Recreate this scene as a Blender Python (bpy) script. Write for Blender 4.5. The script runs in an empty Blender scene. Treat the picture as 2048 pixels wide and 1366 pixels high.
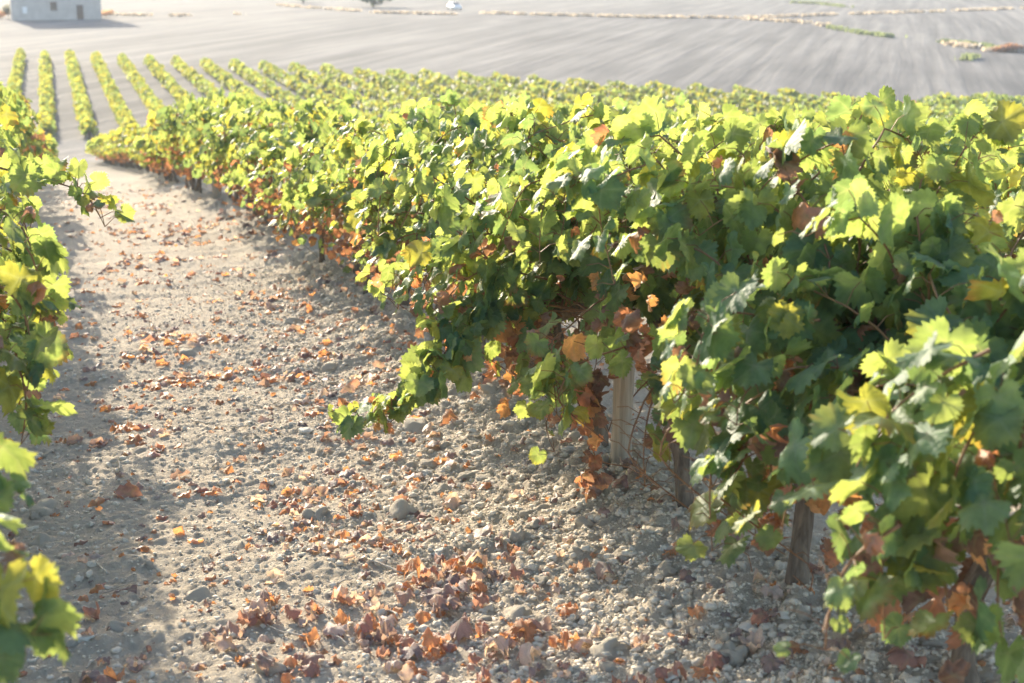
import bpy, math, random
import numpy as np
from mathutils import Vector, Matrix
R = math.radians
random.seed(7)
scene = bpy.context.scene
col = scene.collection

# ------------------------------------------------------------------ camera, world, sun, exposure
F_PX, PITCH, YAW = 2844.0, R(14.64), R(17.49)          # photograph's pixels (2048 wide)
cam_d = bpy.data.cameras.new('camera')
cam_d.lens = 50.0; cam_d.sensor_width = 36.0
cam_d.clip_start = 0.05; cam_d.clip_end = 5000
cam_d.dof.use_dof = True; cam_d.dof.focus_distance = 6.1; cam_d.dof.aperture_fstop = 3.6
cam = bpy.data.objects.new('camera', cam_d); col.objects.link(cam)
cam.rotation_euler = (R(90) - PITCH, 0, -YAW)
scene.camera = cam
SUN_EL, SUN_AZ = R(18.0), R(-9.0)                       # azimuth from +Y (along the rows), negative = to the left
to_sun = Vector((math.sin(SUN_AZ)*math.cos(SUN_EL), math.cos(SUN_AZ)*math.cos(SUN_EL), math.sin(SUN_EL)))
world = bpy.data.worlds.new('World'); scene.world = world; world.use_nodes = True
wn = world.node_tree
sky = wn.nodes.new('ShaderNodeTexSky'); sky.sky_type = 'NISHITA'; sky.sun_disc = False
sky.sun_elevation = SUN_EL; sky.sun_rotation = SUN_AZ; sky.dust_density = 2.0; sky.air_density = 1.0
bg = wn.nodes['Background']; bg.inputs['Strength'].default_value = 0.15
wn.links.new(sky.outputs[0], bg.inputs[0])
sun_d = bpy.data.lights.new('sun', 'SUN'); sun_d.energy = 3.9; sun_d.angle = R(0.5); sun_d.color = (1.0, 0.88, 0.69)
sun = bpy.data.objects.new('sun', sun_d); col.objects.link(sun)
sun.rotation_euler = (-to_sun).to_track_quat('-Z', 'Y').to_euler()
scene.view_settings.view_transform = 'Standard'; scene.view_settings.look = 'None'
scene.view_settings.gamma = 1.0
scene.view_settings.exposure = 1.5
scene.cycles.max_bounces = 8; scene.cycles.transparent_max_bounces = 8
scene.cycles.volume_bounces = 0
HAZE = 0.00065

# ------------------------------------------------------------------ helpers
def tag(o, label=None, cat=None, group=None, kind=None):
    if label: o['label'] = label
    if cat: o['category'] = cat
    if group: o['group'] = group
    if kind: o['kind'] = kind
    return o
def empty(name, loc, rz=0.0):
    o = bpy.data.objects.new(name, None); o.empty_display_size = 0.1
    o.location = loc; o.rotation_euler = (0, 0, rz); col.objects.link(o); return o
def mesh_np(name, V, F, mat=None, colors=None, smooth=True):
    """V (n,3); F list of (m,k) int arrays with k = 3 or 4; colors (n,4)."""
    me = bpy.data.meshes.new(name)
    V = np.asarray(V, np.float32)
    Fs = [np.asarray(f, np.int32) for f in (F if isinstance(F, list) else [F]) if len(f)]
    me.vertices.add(len(V)); me.vertices.foreach_set('co', V.ravel())
    nl = sum(f.size for f in Fs); npoly = sum(len(f) for f in Fs)
    me.loops.add(nl); me.polygons.add(npoly)
    me.loops.foreach_set('vertex_index', np.concatenate([f.ravel() for f in Fs]))
    tot = np.concatenate([np.full(len(f), f.shape[1], np.int32) for f in Fs])
    st = np.concatenate([[0], np.cumsum(tot)[:-1]]).astype(np.int32)
    me.polygons.foreach_set('loop_start', st)
    try: me.polygons.foreach_set('loop_total', tot)
    except Exception: pass
    me.polygons.foreach_set('use_smooth', np.full(npoly, smooth))
    if colors is not None:
        a = me.color_attributes.new('leaf_color', 'FLOAT_COLOR', 'POINT')
        a.data.foreach_set('color', np.asarray(colors, np.float32).ravel())
    me.update(calc_edges=True)
    if mat: me.materials.append(mat)
    return me
def obj(name, me, parent=None, loc=None):
    o = bpy.data.objects.new(name, me); col.objects.link(o)
    if parent: o.parent = parent
    if loc is not None: o.location = loc
    return o
class MB:
    """collects shapes of one mesh"""
    def __init__(s): s.V = []; s.T = []; s.Q = []; s.n = 0
    def add(s, V, T=None, Q=None):
        V = np.asarray(V, float)
        if T is not None and len(T): s.T.append(np.asarray(T, int) + s.n)
        if Q is not None and len(Q): s.Q.append(np.asarray(Q, int) + s.n)
        s.V.append(V); s.n += len(V)
    def box(s, x0, x1, y0, y1, z0, z1):
        V = [(x, y, z) for z in (z0, z1) for y in (y0, y1) for x in (x0, x1)]
        s.add(V, Q=[(0,2,3,1),(4,5,7,6),(0,1,5,4),(2,6,7,3),(0,4,6,2),(1,3,7,5)])
    def tube(s, P, rad, sides=8, rough=0.0, rng=None, cap=True):
        P = np.asarray(P, float); n = len(P)
        rad = np.broadcast_to(np.asarray(rad, float), (n,))
        T = np.gradient(P, axis=0); T /= np.linalg.norm(T, axis=1)[:, None] + 1e-9
        up = np.array([0.0, 0.0, 1.0]) if abs(T[0][2]) < .9 else np.array([1.0, 0, 0])
        V = []; a = np.linspace(0, 2*np.pi, sides, endpoint=False)
        b = np.cross(T[0], up); b /= np.linalg.norm(b)
        for i in range(n):
            b = b - T[i]*b.dot(T[i]); b /= np.linalg.norm(b) + 1e-9
            c = np.cross(T[i], b)
            rr = rad[i]*np.ones(sides)
            if rough: rr = rr*(1 + rough*rng.uniform(-1, 1, sides))
            V.append(P[i] + (np.cos(a)*rr)[:, None]*b + (np.sin(a)*rr)[:, None]*c)
        V = np.concatenate(V)
        Q = []
        for i in range(n-1):
            for k in range(sides):
                k2 = (k+1) % sides
                Q.append((i*sides+k, i*sides+k2, (i+1)*sides+k2, (i+1)*sides+k))
        Tt = []
        if cap:
            V = np.concatenate([V, P[:1], P[-1:]]); c0, c1 = n*sides, n*sides+1
            for k in range(sides):
                k2 = (k+1) % sides
                Tt.append((c0, k2, k)); Tt.append((c1, (n-1)*sides+k, (n-1)*sides+k2))
        s.add(V, Tt, Q)
    def build(s, name, mat, parent=None, smooth=True, loc=None):
        me = mesh_np(name, np.concatenate(s.V), [np.concatenate(x) for x in (s.T, s.Q) if x], mat, smooth=smooth)
        return obj(name, me, parent, loc)
def hash2(ix, iy, k):
    h = (ix.astype(np.int64)*374761393 + iy.astype(np.int64)*668265263 + k*974634777) & 0x7fffffff
    h = ((h ^ (h >> 13))*1274126177) & 0x7fffffff
    return ((h ^ (h >> 16)) & 0xffff)/65535.0
def vnoise(x, y, k=0):
    ix = np.floor(x).astype(np.int64); iy = np.floor(y).astype(np.int64); fx = x-ix; fy = y-iy
    fx = fx*fx*(3-2*fx); fy = fy*fy*(3-2*fy)
    a = hash2(ix, iy, k); b = hash2(ix+1, iy, k); c = hash2(ix, iy+1, k); d = hash2(ix+1, iy+1, k)
    return (a*(1-fx)+b*fx)*(1-fy) + (c*(1-fx)+d*fx)*fy
def clods(x, y, s, k, fill):
    """rounded lumps of size about s"""
    cx = np.floor(x/s).astype(np.int64); cy = np.floor(y/s).astype(np.int64); h = np.zeros_like(x)
    for dx in (-1, 0, 1):
        for dy in (-1, 0, 1):
            jx, jy = cx+dx, cy+dy
            px = (jx + hash2(jx, jy, k))*s; py = (jy + hash2(jx, jy, k+1))*s
            r = s*(0.25 + 0.45*hash2(jx, jy, k+2)**1.5)
            on = hash2(jx, jy, k+3) < fill
            q = r*r - (x-px)**2 - (y-py)**2
            h = np.maximum(h, np.where(on & (q > 0), np.sqrt(np.maximum(q, 0)), 0))
    return h

# ------------------------------------------------------------------ terrain
ROW_X = [-1.07, 2.2, 4.95, 7.7, 10.45]
CS, SN = math.cos(YAW), math.sin(YAW)
PY = np.array([-40, -5, 0, 7, 13, 20, 26, 35, 45, 55, 65, 75, 85, 95, 120, 2000.])
PZ = np.array([0.5, -1.48, -1.82, -2.29, -2.68, -3.28, -3.94, -4.86, -5.98, -7.15, -8.30, -9.25, -9.75, -9.85, -9.5, -9.5])
FD = np.array([-50, 80, 100, 120, 150, 180, 205, 228, 250, 300, 400, 520, 700, 1200, 2500.])
FZ = np.array([-9.9, -9.9, -9.8, -9.45, -8.9, -8.45, -8.0, -7.55, -7.42, -7.15, -6.2, -3, 8, 16, 16])
def sm(a, b, x):
    t = np.clip((x-a)/(b-a), 0, 1); return t*t*(3-2*t)
def cint(x, X, Z):
    """smooth interpolation (finite-difference Hermite)"""
    m = np.gradient(Z, X); i = np.clip(np.searchsorted(X, x)-1, 0, len(X)-2)
    h = X[i+1]-X[i]; t = np.clip((x-X[i])/h, 0, 1)
    return ((1+2*t)*(1-t)**2)*Z[i] + t*(1-t)**2*h*m[i] + t*t*(3-2*t)*Z[i+1] + t*t*(t-1)*h*m[i+1]
def base_z(x, y):
    x = np.asarray(x, float); y = np.asarray(y, float)
    D = x*SN + y*CS
    w = sm(70, 135, D)
    z = (1-w)*cint(y, PY, PZ) + w*cint(D, FD, FZ)
    z = z - .045*np.clip(x-3.2, 0, 14)*(1-sm(50, 80, D))
    for rx in ROW_X:                                     # the low banks under the rows
        z = z + 0.11*np.exp(-((x-rx)/0.42)**2)*(1-sm(60, 80, y))
    return z
def detail_z(x, y):
    x = np.asarray(x, float); y = np.asarray(y, float)
    f = 1 - sm(18, 45, np.hypot(x, y))
    bank = np.zeros_like(x)
    for rx in ROW_X: bank = np.maximum(bank, np.exp(-((x-rx+0.1)/0.55)**2))
    z = 0.05*(vnoise(x*1.1, y*1.6, 3)-.5) + 0.034*(vnoise(x*1.5, y*6.5, 5)-.5)*(1-sm(20, 40, y))
    z = z + f*(0.6*clods(x, y, 0.11, 11, 0.5)*(0.05+0.95*bank) + 0.5*clods(x+.3, y, 0.055, 21, .85)*(.25+.75*bank)
               + 0.5*clods(x, y+.7, 0.030, 31, .95) + 0.012*(vnoise(x*38, y*38, 9)-.5))
    return z
def ground_z(x, y): return float(base_z(x, y) + detail_z(np.array([x]), np.array([y]))[0])
def ray(px, py):
    u = (px-1024)/F_PX; v = (py-683)/F_PX
    cp, sp = math.cos(PITCH), math.sin(PITCH)
    d = (u, cp - v*sp, -sp - v*cp)
    return np.array([d[0]*CS + d[1]*SN, -d[0]*SN + d[1]*CS, d[2]])
def at(px, py, depth=None):
    """the place a pixel of the photograph looks at: on the terrain, or at a depth"""
    d = ray(px, py)
    if depth is not None: return d*depth
    t = 1.0
    for _ in range(4000):
        p = d*t
        if p[2] < base_z(p[0], p[1]): break
        t *= 1.004
    return d*t

# ------------------------------------------------------------------ materials
def new_mat(name):
    m = bpy.data.materials.new(name); m.use_nodes = True
    nt = m.node_tree; nt.nodes.clear()
    out = nt.nodes.new('ShaderNodeOutputMaterial')
    return m, nt, out
def N(nt, t, **kw):
    n = nt.nodes.new(t)
    for k, v in kw.items():
        if k.startswith('_'): setattr(n, k[1:], v)
        else: n.inputs[k.replace('__', ' ')].default_value = v
    return n
def ramp(nt, fac, stops):
    n = nt.nodes.new('ShaderNodeValToRGB'); nt.links.new(fac, n.inputs[0])
    e = n.color_ramp.elements
    while len(e) < len(stops): e.new(0.5)
    for i, (p, c) in enumerate(stops): e[i].position = p; e[i].color = (*c, 1)
    return n.outputs[0]
def mix(nt, fac, a, b, mode='MIX'):
    n = nt.nodes.new('ShaderNodeMix'); n.data_type = 'RGBA'; n.blend_type = mode
    for s, v in ((n.inputs[0], fac), (n.inputs[6], a), (n.inputs[7], b)):
        if hasattr(v, 'is_linked'): nt.links.new(v, s)
        elif isinstance(v, (int, float)): s.default_value = v
        else: s.default_value = (*v, 1)
    return n.outputs[2]
def noise(nt, vec, scale, detail=4, rough=.55):
    n = N(nt, 'ShaderNodeTexNoise', Scale=scale, Detail=detail, Roughness=rough)
    if vec is not None: nt.links.new(vec, n.inputs['Vector'])
    return n.outputs[0]
def simple(name, c1, c2, scale=8, rough=.8, bump=.3, stretch=None, spec=.3, metal=0):
    m, nt, out = new_mat(name)
    tc = nt.nodes.new('ShaderNodeTexCoord'); v = tc.outputs['Object']
    if stretch:
        mp = N(nt, 'ShaderNodeMapping', Scale=stretch); nt.links.new(v, mp.inputs[0]); v = mp.outputs[0]
    f = noise(nt, v, scale, 6, .6)
    b = N(nt, 'ShaderNodeBsdfPrincipled', Roughness=rough, Metallic=metal); b.inputs['Specular IOR Level'].default_value = spec
    nt.links.new(ramp(nt, f, [(.3, c1), (.7, c2)]), b.inputs['Base Color'])
    if bump:
        bp = N(nt, 'ShaderNodeBump', Strength=bump, Distance=.02); nt.links.new(f, bp.inputs['Height']); nt.links.new(bp.outputs[0], b.inputs['Normal'])
    nt.links.new(b.outputs[0], out.inputs[0]); return m
def leaf_mat(name, refl, rough, vein, spec=.5):
    """leaf_color holds what the blade lets through; the face reflects refl times that"""
    m, nt, out = new_mat(name)
    at_ = N(nt, 'ShaderNodeAttribute', _attribute_name='leaf_color')
    tc = nt.nodes.new('ShaderNodeTexCoord')
    f = noise(nt, tc.outputs['Object'], 30, 3)
    blot = ramp(nt, f, [(.3, (.72, .74, .7)), (.7, (1.18, 1.14, 1.1))])
    c = mix(nt, 1.0, at_.outputs['Color'], blot, 'MULTIPLY')
    pw = N(nt, 'ShaderNodeMath', _operation='POWER'); nt.links.new(at_.outputs['Alpha'], pw.inputs[0]); pw.inputs[1].default_value = 3.0
    ml = N(nt, 'ShaderNodeMath', _operation='MULTIPLY'); nt.links.new(pw.outputs[0], ml.inputs[0]); ml.inputs[1].default_value = vein
    c = mix(nt, ml.outputs[0], c, (.30, .30, .10))
    rc = mix(nt, 1.0, c, refl, 'MULTIPLY')
    b = N(nt, 'ShaderNodeBsdfPrincipled', Roughness=rough); b.inputs['Specular IOR Level'].default_value = spec
    nt.links.new(rc, b.inputs['Base Color'])
    bp = N(nt, 'ShaderNodeBump', Strength=.35, Distance=.01); f2 = noise(nt, tc.outputs['Object'], 90, 2)
    nt.links.new(f2, bp.inputs['Height']); nt.links.new(bp.outputs[0], b.inputs['Normal'])
    t = nt.nodes.new('ShaderNodeBsdfTranslucent'); nt.links.new(c, t.inputs[0])
    a = nt.nodes.new('ShaderNodeAddShader'); nt.links.new(b.outputs[0], a.inputs[0]); nt.links.new(t.outputs[0], a.inputs[1])
    nt.links.new(a.outputs[0], out.inputs[0]); return m
M_LEAF = leaf_mat('vine_leaf', (.21, .35, .95), .56, .6, .16)
M_DRY = leaf_mat('withered_leaf', (.80, 1.0, 1.5), .6, .25, .35)
M_BARK = simple('vine_bark', (.10, .078, .06), (.29, .235, .185), 14, .9, .9, (3, 3, .5))
M_CANE = simple('vine_cane', (.20, .09, .05), (.30, .17, .08), 20, .55, .2)
M_WOOD = simple('weathered_wood', (.30, .26, .21), (.52, .46, .38), 10, .85, .5, (5, 5, .25))
M_TWIG = simple('bleached_twig', (.36, .30, .24), (.60, .54, .45), 25, .8, .3)
M_CLOD = simple('dry_clod', (.62, .54, .43), (.80, .72, .60), 45, .95, .8)
M_STONE = simple('limestone', (.55, .51, .44), (.74, .70, .62), 30, .85, .4)

def ground_mat():
    m, nt, out = new_mat('dry_soil')
    geo = nt.nodes.new('ShaderNodeNewGeometry'); P = geo.outputs['Position']
    n1 = noise(nt, P, 1.3, 5); n2 = noise(nt, P, 60, 5, .7); n3 = noise(nt, P, 9, 4)
    soil = ramp(nt, n1, [(.3, (.55, .465, .365)), (.7, (.65, .565, .455))])
    soil = mix(nt, .55, soil, ramp(nt, n2, [(.3, (.49, .405, .315)), (.5, (.62, .54, .435)), (.72, (.75, .675, .565))]))
    soil = mix(nt, .25, soil, ramp(nt, n3, [(.35, (.46, .385, .29)), (.65, (.64, .57, .46))]))
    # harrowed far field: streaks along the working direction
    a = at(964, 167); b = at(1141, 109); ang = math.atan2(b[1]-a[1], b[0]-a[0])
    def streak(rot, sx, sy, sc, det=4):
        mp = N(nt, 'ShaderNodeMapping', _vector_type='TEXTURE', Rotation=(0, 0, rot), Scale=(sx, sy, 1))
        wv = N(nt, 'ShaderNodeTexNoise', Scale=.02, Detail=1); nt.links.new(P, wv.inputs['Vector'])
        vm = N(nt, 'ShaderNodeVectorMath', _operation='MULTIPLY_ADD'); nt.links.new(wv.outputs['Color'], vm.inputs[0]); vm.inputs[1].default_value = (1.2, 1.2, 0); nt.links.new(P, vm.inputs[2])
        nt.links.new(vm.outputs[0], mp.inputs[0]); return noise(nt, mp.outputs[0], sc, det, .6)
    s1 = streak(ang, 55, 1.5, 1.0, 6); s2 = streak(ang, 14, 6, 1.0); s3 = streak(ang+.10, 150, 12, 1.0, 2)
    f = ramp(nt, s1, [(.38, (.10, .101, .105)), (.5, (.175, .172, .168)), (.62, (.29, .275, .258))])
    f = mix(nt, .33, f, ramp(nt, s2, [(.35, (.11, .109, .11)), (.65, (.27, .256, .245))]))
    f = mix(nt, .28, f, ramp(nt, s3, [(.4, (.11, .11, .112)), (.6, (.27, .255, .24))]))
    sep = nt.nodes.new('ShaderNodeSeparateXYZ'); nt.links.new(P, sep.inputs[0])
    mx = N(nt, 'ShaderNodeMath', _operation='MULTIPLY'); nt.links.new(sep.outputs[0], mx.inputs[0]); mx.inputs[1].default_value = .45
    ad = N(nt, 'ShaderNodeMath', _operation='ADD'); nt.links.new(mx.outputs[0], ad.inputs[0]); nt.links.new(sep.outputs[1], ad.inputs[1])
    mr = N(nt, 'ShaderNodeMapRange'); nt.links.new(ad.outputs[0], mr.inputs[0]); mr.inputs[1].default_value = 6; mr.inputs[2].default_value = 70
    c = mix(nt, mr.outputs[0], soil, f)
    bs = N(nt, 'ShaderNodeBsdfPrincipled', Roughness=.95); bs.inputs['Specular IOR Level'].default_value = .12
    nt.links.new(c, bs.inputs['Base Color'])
    n4 = noise(nt, P, 95, 5, .72)
    bp = N(nt, 'ShaderNodeBump', Strength=1.0, Distance=.02); nt.links.new(n4, bp.inputs['Height'])
    bp2 = N(nt, 'ShaderNodeBump', Distance=.5); nt.links.new(s1, bp2.inputs['Height']); nt.links.new(bp.outputs[0], bp2.inputs['Normal'])
    ms = N(nt, 'ShaderNodeMath', _operation='MULTIPLY'); nt.links.new(mr.outputs[0], ms.inputs[0]); ms.inputs[1].default_value = .5
    nt.links.new(ms.outputs[0], bp2.inputs['Strength'])
    nt.links.new(bp2.outputs[0], bs.inputs['Normal'])
    nt.links.new(bs.outputs[0], out.inputs[0]); return m
M_SOIL = ground_mat()

# ------------------------------------------------------------------ ground
def prog(a, b, d0, grow, dmax=1e9):
    out = [a]; d = d0
    while out[-1] < b: out.append(out[-1]+d); d = min(d*(1+grow), dmax)
    return out
def axis(fine0, fine1, d, lo, hi, g):
    mid = list(np.arange(fine0, fine1, d))
    right = prog(fine1, hi, d, g); left = [-v for v in prog(-fine0+d, -lo, d, g)]
    return np.array(sorted(set(np.round(left + mid + right, 4))))
gx = axis(-0.7, 3.6, 0.013, -500, 900, .045)
gy = axis(2.3, 8.5, 0.013, -45, 1500, .0085)
X, Y = np.meshgrid(gx, gy)
Z = base_z(X, Y).ravel() + detail_z(X.ravel(), Y.ravel())
nx, ny = len(gx), len(gy)
ii = np.arange(nx*ny).reshape(ny, nx)
Q = np.stack([ii[:-1, :-1], ii[:-1, 1:], ii[1:, 1:], ii[1:, :-1]], -1).reshape(-1, 4)
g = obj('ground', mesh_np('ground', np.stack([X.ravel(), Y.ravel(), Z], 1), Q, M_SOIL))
tag(g, 'pale dry cloddy soil of the vineyard and the ploughed fields beyond', 'ground', kind='structure')

# ------------------------------------------------------------------ leaves
TH = np.array([0, 14, 25, 38, 50, 64, 78, 92, 106, 122, 140, 156, 168, 180.])
RR = np.array([1.0, .90, .80, .84, .92, .82, .72, .74, .78, .70, .66, .58, .36, .10])
def leaf_template(seed, npts, teeth, crumple, curl, dry=False):
    rng = np.random.default_rng(seed)
    th = np.linspace(-180, 180, npts, endpoint=False) + 180/npts
    asym = 1 + .08*rng.uniform(-1, 1)
    r = np.interp(np.abs(th), TH, RR)*np.where(th > 0, asym, 1)
    if teeth: r *= 1 + teeth*np.where(np.arange(npts) % 2, .5, -1.0)*rng.uniform(.4, 1.3, npts)
    if dry: r = (r*.6 + .30)*rng.uniform(.85, 1.05, npts)
    a = np.radians(th)
    outer = np.stack([np.sin(a)*r, np.cos(a)*r], 1)
    k = npts//2
    am = a[::2] + (a[1]-a[0])/2; rm = np.interp(np.abs(np.degrees(am)), TH, RR)*.55
    midr = np.stack([np.sin(am)*rm, np.cos(am)*rm], 1)
    P = np.concatenate([[[0, 0]], midr, outer])
    T = [(0, 1+(i+1) % k, 1+i) for i in range(k)]
    for i in range(k):
        o0, o1, o2 = 1+k+2*i, 1+k+(2*i+1) % npts, 1+k+(2*i+2) % npts
        T += [(1+i, o1, o0), (1+i, 1+(i+1) % k, o1), (1+(i+1) % k, o2, o1)]
    T = np.array(T)
    x, y = P[:, 0], P[:, 1]; rr = np.hypot(x, y); ang = np.degrees(np.arctan2(x, y))
    vd = np.min([np.abs(ang-v) for v in (0, 50, -50, 106, -106)], axis=0)
    z = -curl*rr**2 + .05*np.minimum(vd/25, 1)*rr          # folded along its veins, drooping to the edge
    ph = rng.uniform(0, 6.28, 6)
    z += crumple*(np.sin(4*x+ph[0])*np.cos(3.4*y+ph[1])*.5 + rr*.5*np.sin(np.radians(ang)*3+ph[2]) + (.45 if dry else .3)*np.sin(9*x+ph[3])*np.sin(8*y+ph[4]))
    V = np.stack([x, y, z], 1)
    roll = rng.uniform(-.5, .8) if not dry else rng.uniform(1.3, 3.2)*rng.choice([-1, 1], p=[.25, .75])
    ax = rng.uniform(-.6, .6) if not dry else rng.uniform(-1.5, 1.5)          # roll it about an axis in its plane
    c, s = math.cos(ax), math.sin(ax)
    u = V[:, 0]*c + V[:, 1]*s; w = -V[:, 0]*s + V[:, 1]*c
    if abs(roll) > .05:
        u2 = np.sin(u*roll)/roll; dz = -(1-np.cos(u*roll))/roll
    else: u2, dz = u, 0
    V = np.stack([u2*c - w*s, u2*s + w*c, V[:, 2]+dz], 1)
    vein = np.where(vd < 6, 1.0, 0.0)*(1-.45*rr); vein[0] = 1
    if dry:                                                # and a second time, across
        k2 = rng.uniform(.5, 1.6)*rng.choice([-1, 1]); ax += 1.57 + rng.uniform(-.4, .4); c, s = math.cos(ax), math.sin(ax)
        u = V[:, 0]*c + V[:, 1]*s; w = -V[:, 0]*s + V[:, 1]*c
        u2 = np.sin(u*k2)/k2; dz = -(1-np.cos(u*k2))/k2
        V = np.stack([u2*c - w*s, u2*s + w*c, V[:, 2]+dz], 1)
    V -= V[0]
    return V, T, np.clip(rr, 0, 1.2), vein
GREEN = {0: [leaf_template(i, 52, .115, .22, rng_c) for i, rng_c in enumerate((.12, .25, .05, .35, .2, -.1, .3, .15))],
         1: [leaf_template(20+i, 24, .18, .20, c_) for i, c_ in enumerate((.12, .25, .05, .3))],
         2: [leaf_template(30+i, 10, 0, .14, c_) for i, c_ in enumerate((.15, .3, .05))]}
DRY = {0: [leaf_template(50+i, 48, .16, .42, .3, True) for i in range(8)],
       1: [leaf_template(70+i, 24, .12, .30, .25, True) for i in range(4)],
       2: [leaf_template(80+i, 10, 0, .20, .2, True) for i in range(3)]}
def leaves_mesh(name, L, tmpl, mat, rng):
    """L: list of (P, tip, normal, size, colour, edge colour, edge amount)"""
    Vs, Ts, Cs = [], [], []; n0 = 0
    P = np.array([l[0] for l in L]); t = np.array([l[1] for l in L]); n = np.array([l[2] for l in L])
    s = np.array([l[3] for l in L]); c = np.array([l[4] for l in L]); ec = np.array([l[5] for l in L]); ea = np.array([l[6] for l in L])
    t /= np.linalg.norm(t, axis=1)[:, None] + 1e-9
    n = n - t*np.sum(n*t, 1)[:, None]; n /= np.linalg.norm(n, axis=1)[:, None] + 1e-9
    x = np.cross(t, n)
    pick = rng.integers(0, len(tmpl), len(L))
    for k, (V, T, e, v) in enumerate(tmpl):
        ix = np.where(pick == k)[0]
        if not len(ix): continue
        W = P[ix][:, None] + s[ix][:, None, None]*(V[None, :, :1]*x[ix][:, None] + V[None, :, 1:2]*t[ix][:, None] + V[None, :, 2:]*n[ix][:, None])
        m = np.clip((e[None]-1+ea[ix][:, None])/.35, 0, 1)
        C = c[ix][:, None]*(1-m[..., None]) + ec[ix][:, None]*m[..., None]
        A = np.broadcast_to(v[None, :, None], C.shape[:2]+(1,))
        Vs.append(W.reshape(-1, 3)); Cs.append(np.concatenate([C, A], -1).reshape(-1, 4))
        Ts.append((T[None] + (n0 + np.arange(len(ix))*len(V))[:, None, None]).reshape(-1, 3)); n0 += len(ix)*len(V)
    return mesh_np(name, np.concatenate(Vs), np.concatenate(Ts), mat, np.concatenate(Cs))

# what a blade lets through
def green_col(rng, autumn):
    u = rng.random()
    base = np.array([.165, .205, .045]) if u < .5 else (np.array([.205, .235, .050]) if u < .85 else np.array([.12, .17, .045]))
    base = base*1.3*rng.uniform(.8, 1.2)
    if rng.random() < autumn: base = base*.45 + np.array([.34, .27, .02])*.55*rng.uniform(.8, 1.2)
    return base
ORANGE, BROWN = np.array([.42, .13, .03]), np.array([.26, .12, .055])
def dry_col(rng):
    u = rng.random()
    c = np.array([.32, .13, .055]) if u < .42 else (np.array([.19, .095, .05]) if u < .85 else np.array([.40, .19, .06]))
    return c*rng.uniform(.7, 1.2)

def walk(p, d, n, step, rng, grav, H, wob=.16):
    """a cane growing from p, bending under its weight"""
    P = [np.array(p, float)]; d = np.array(d, float)
    for i in range(n):
        d = d/np.linalg.norm(d)
        d = d + rng.normal(0, wob, 3)*[1, 1, .5] + np.array([0, 0, -grav*(.25 + i/n*1.2)])
        if P[-1][2] > H - .10: d[2] = min(d[2], -.12)
        if P[-1][2] < .16: d[2] = max(d[2], .05)
        d = d/np.linalg.norm(d)
        P.append(P[-1] + d*step)
    return np.array(P)
def smooth_path(pts, step):
    pts = np.array(pts, float)
    for _ in range(3):
        q = [pts[0]]
        for a, b in zip(pts[:-1], pts[1:]): q += [a*.75+b*.25, a*.25+b*.75]
        pts = np.array(q + [pts[-1]])
    L = np.concatenate([[0], np.cumsum(np.linalg.norm(np.diff(pts, axis=0), axis=1))])
    s = np.arange(0, L[-1], step)
    return np.stack([np.interp(s, L, pts[:, k]) for k in range(3)], 1)

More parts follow.
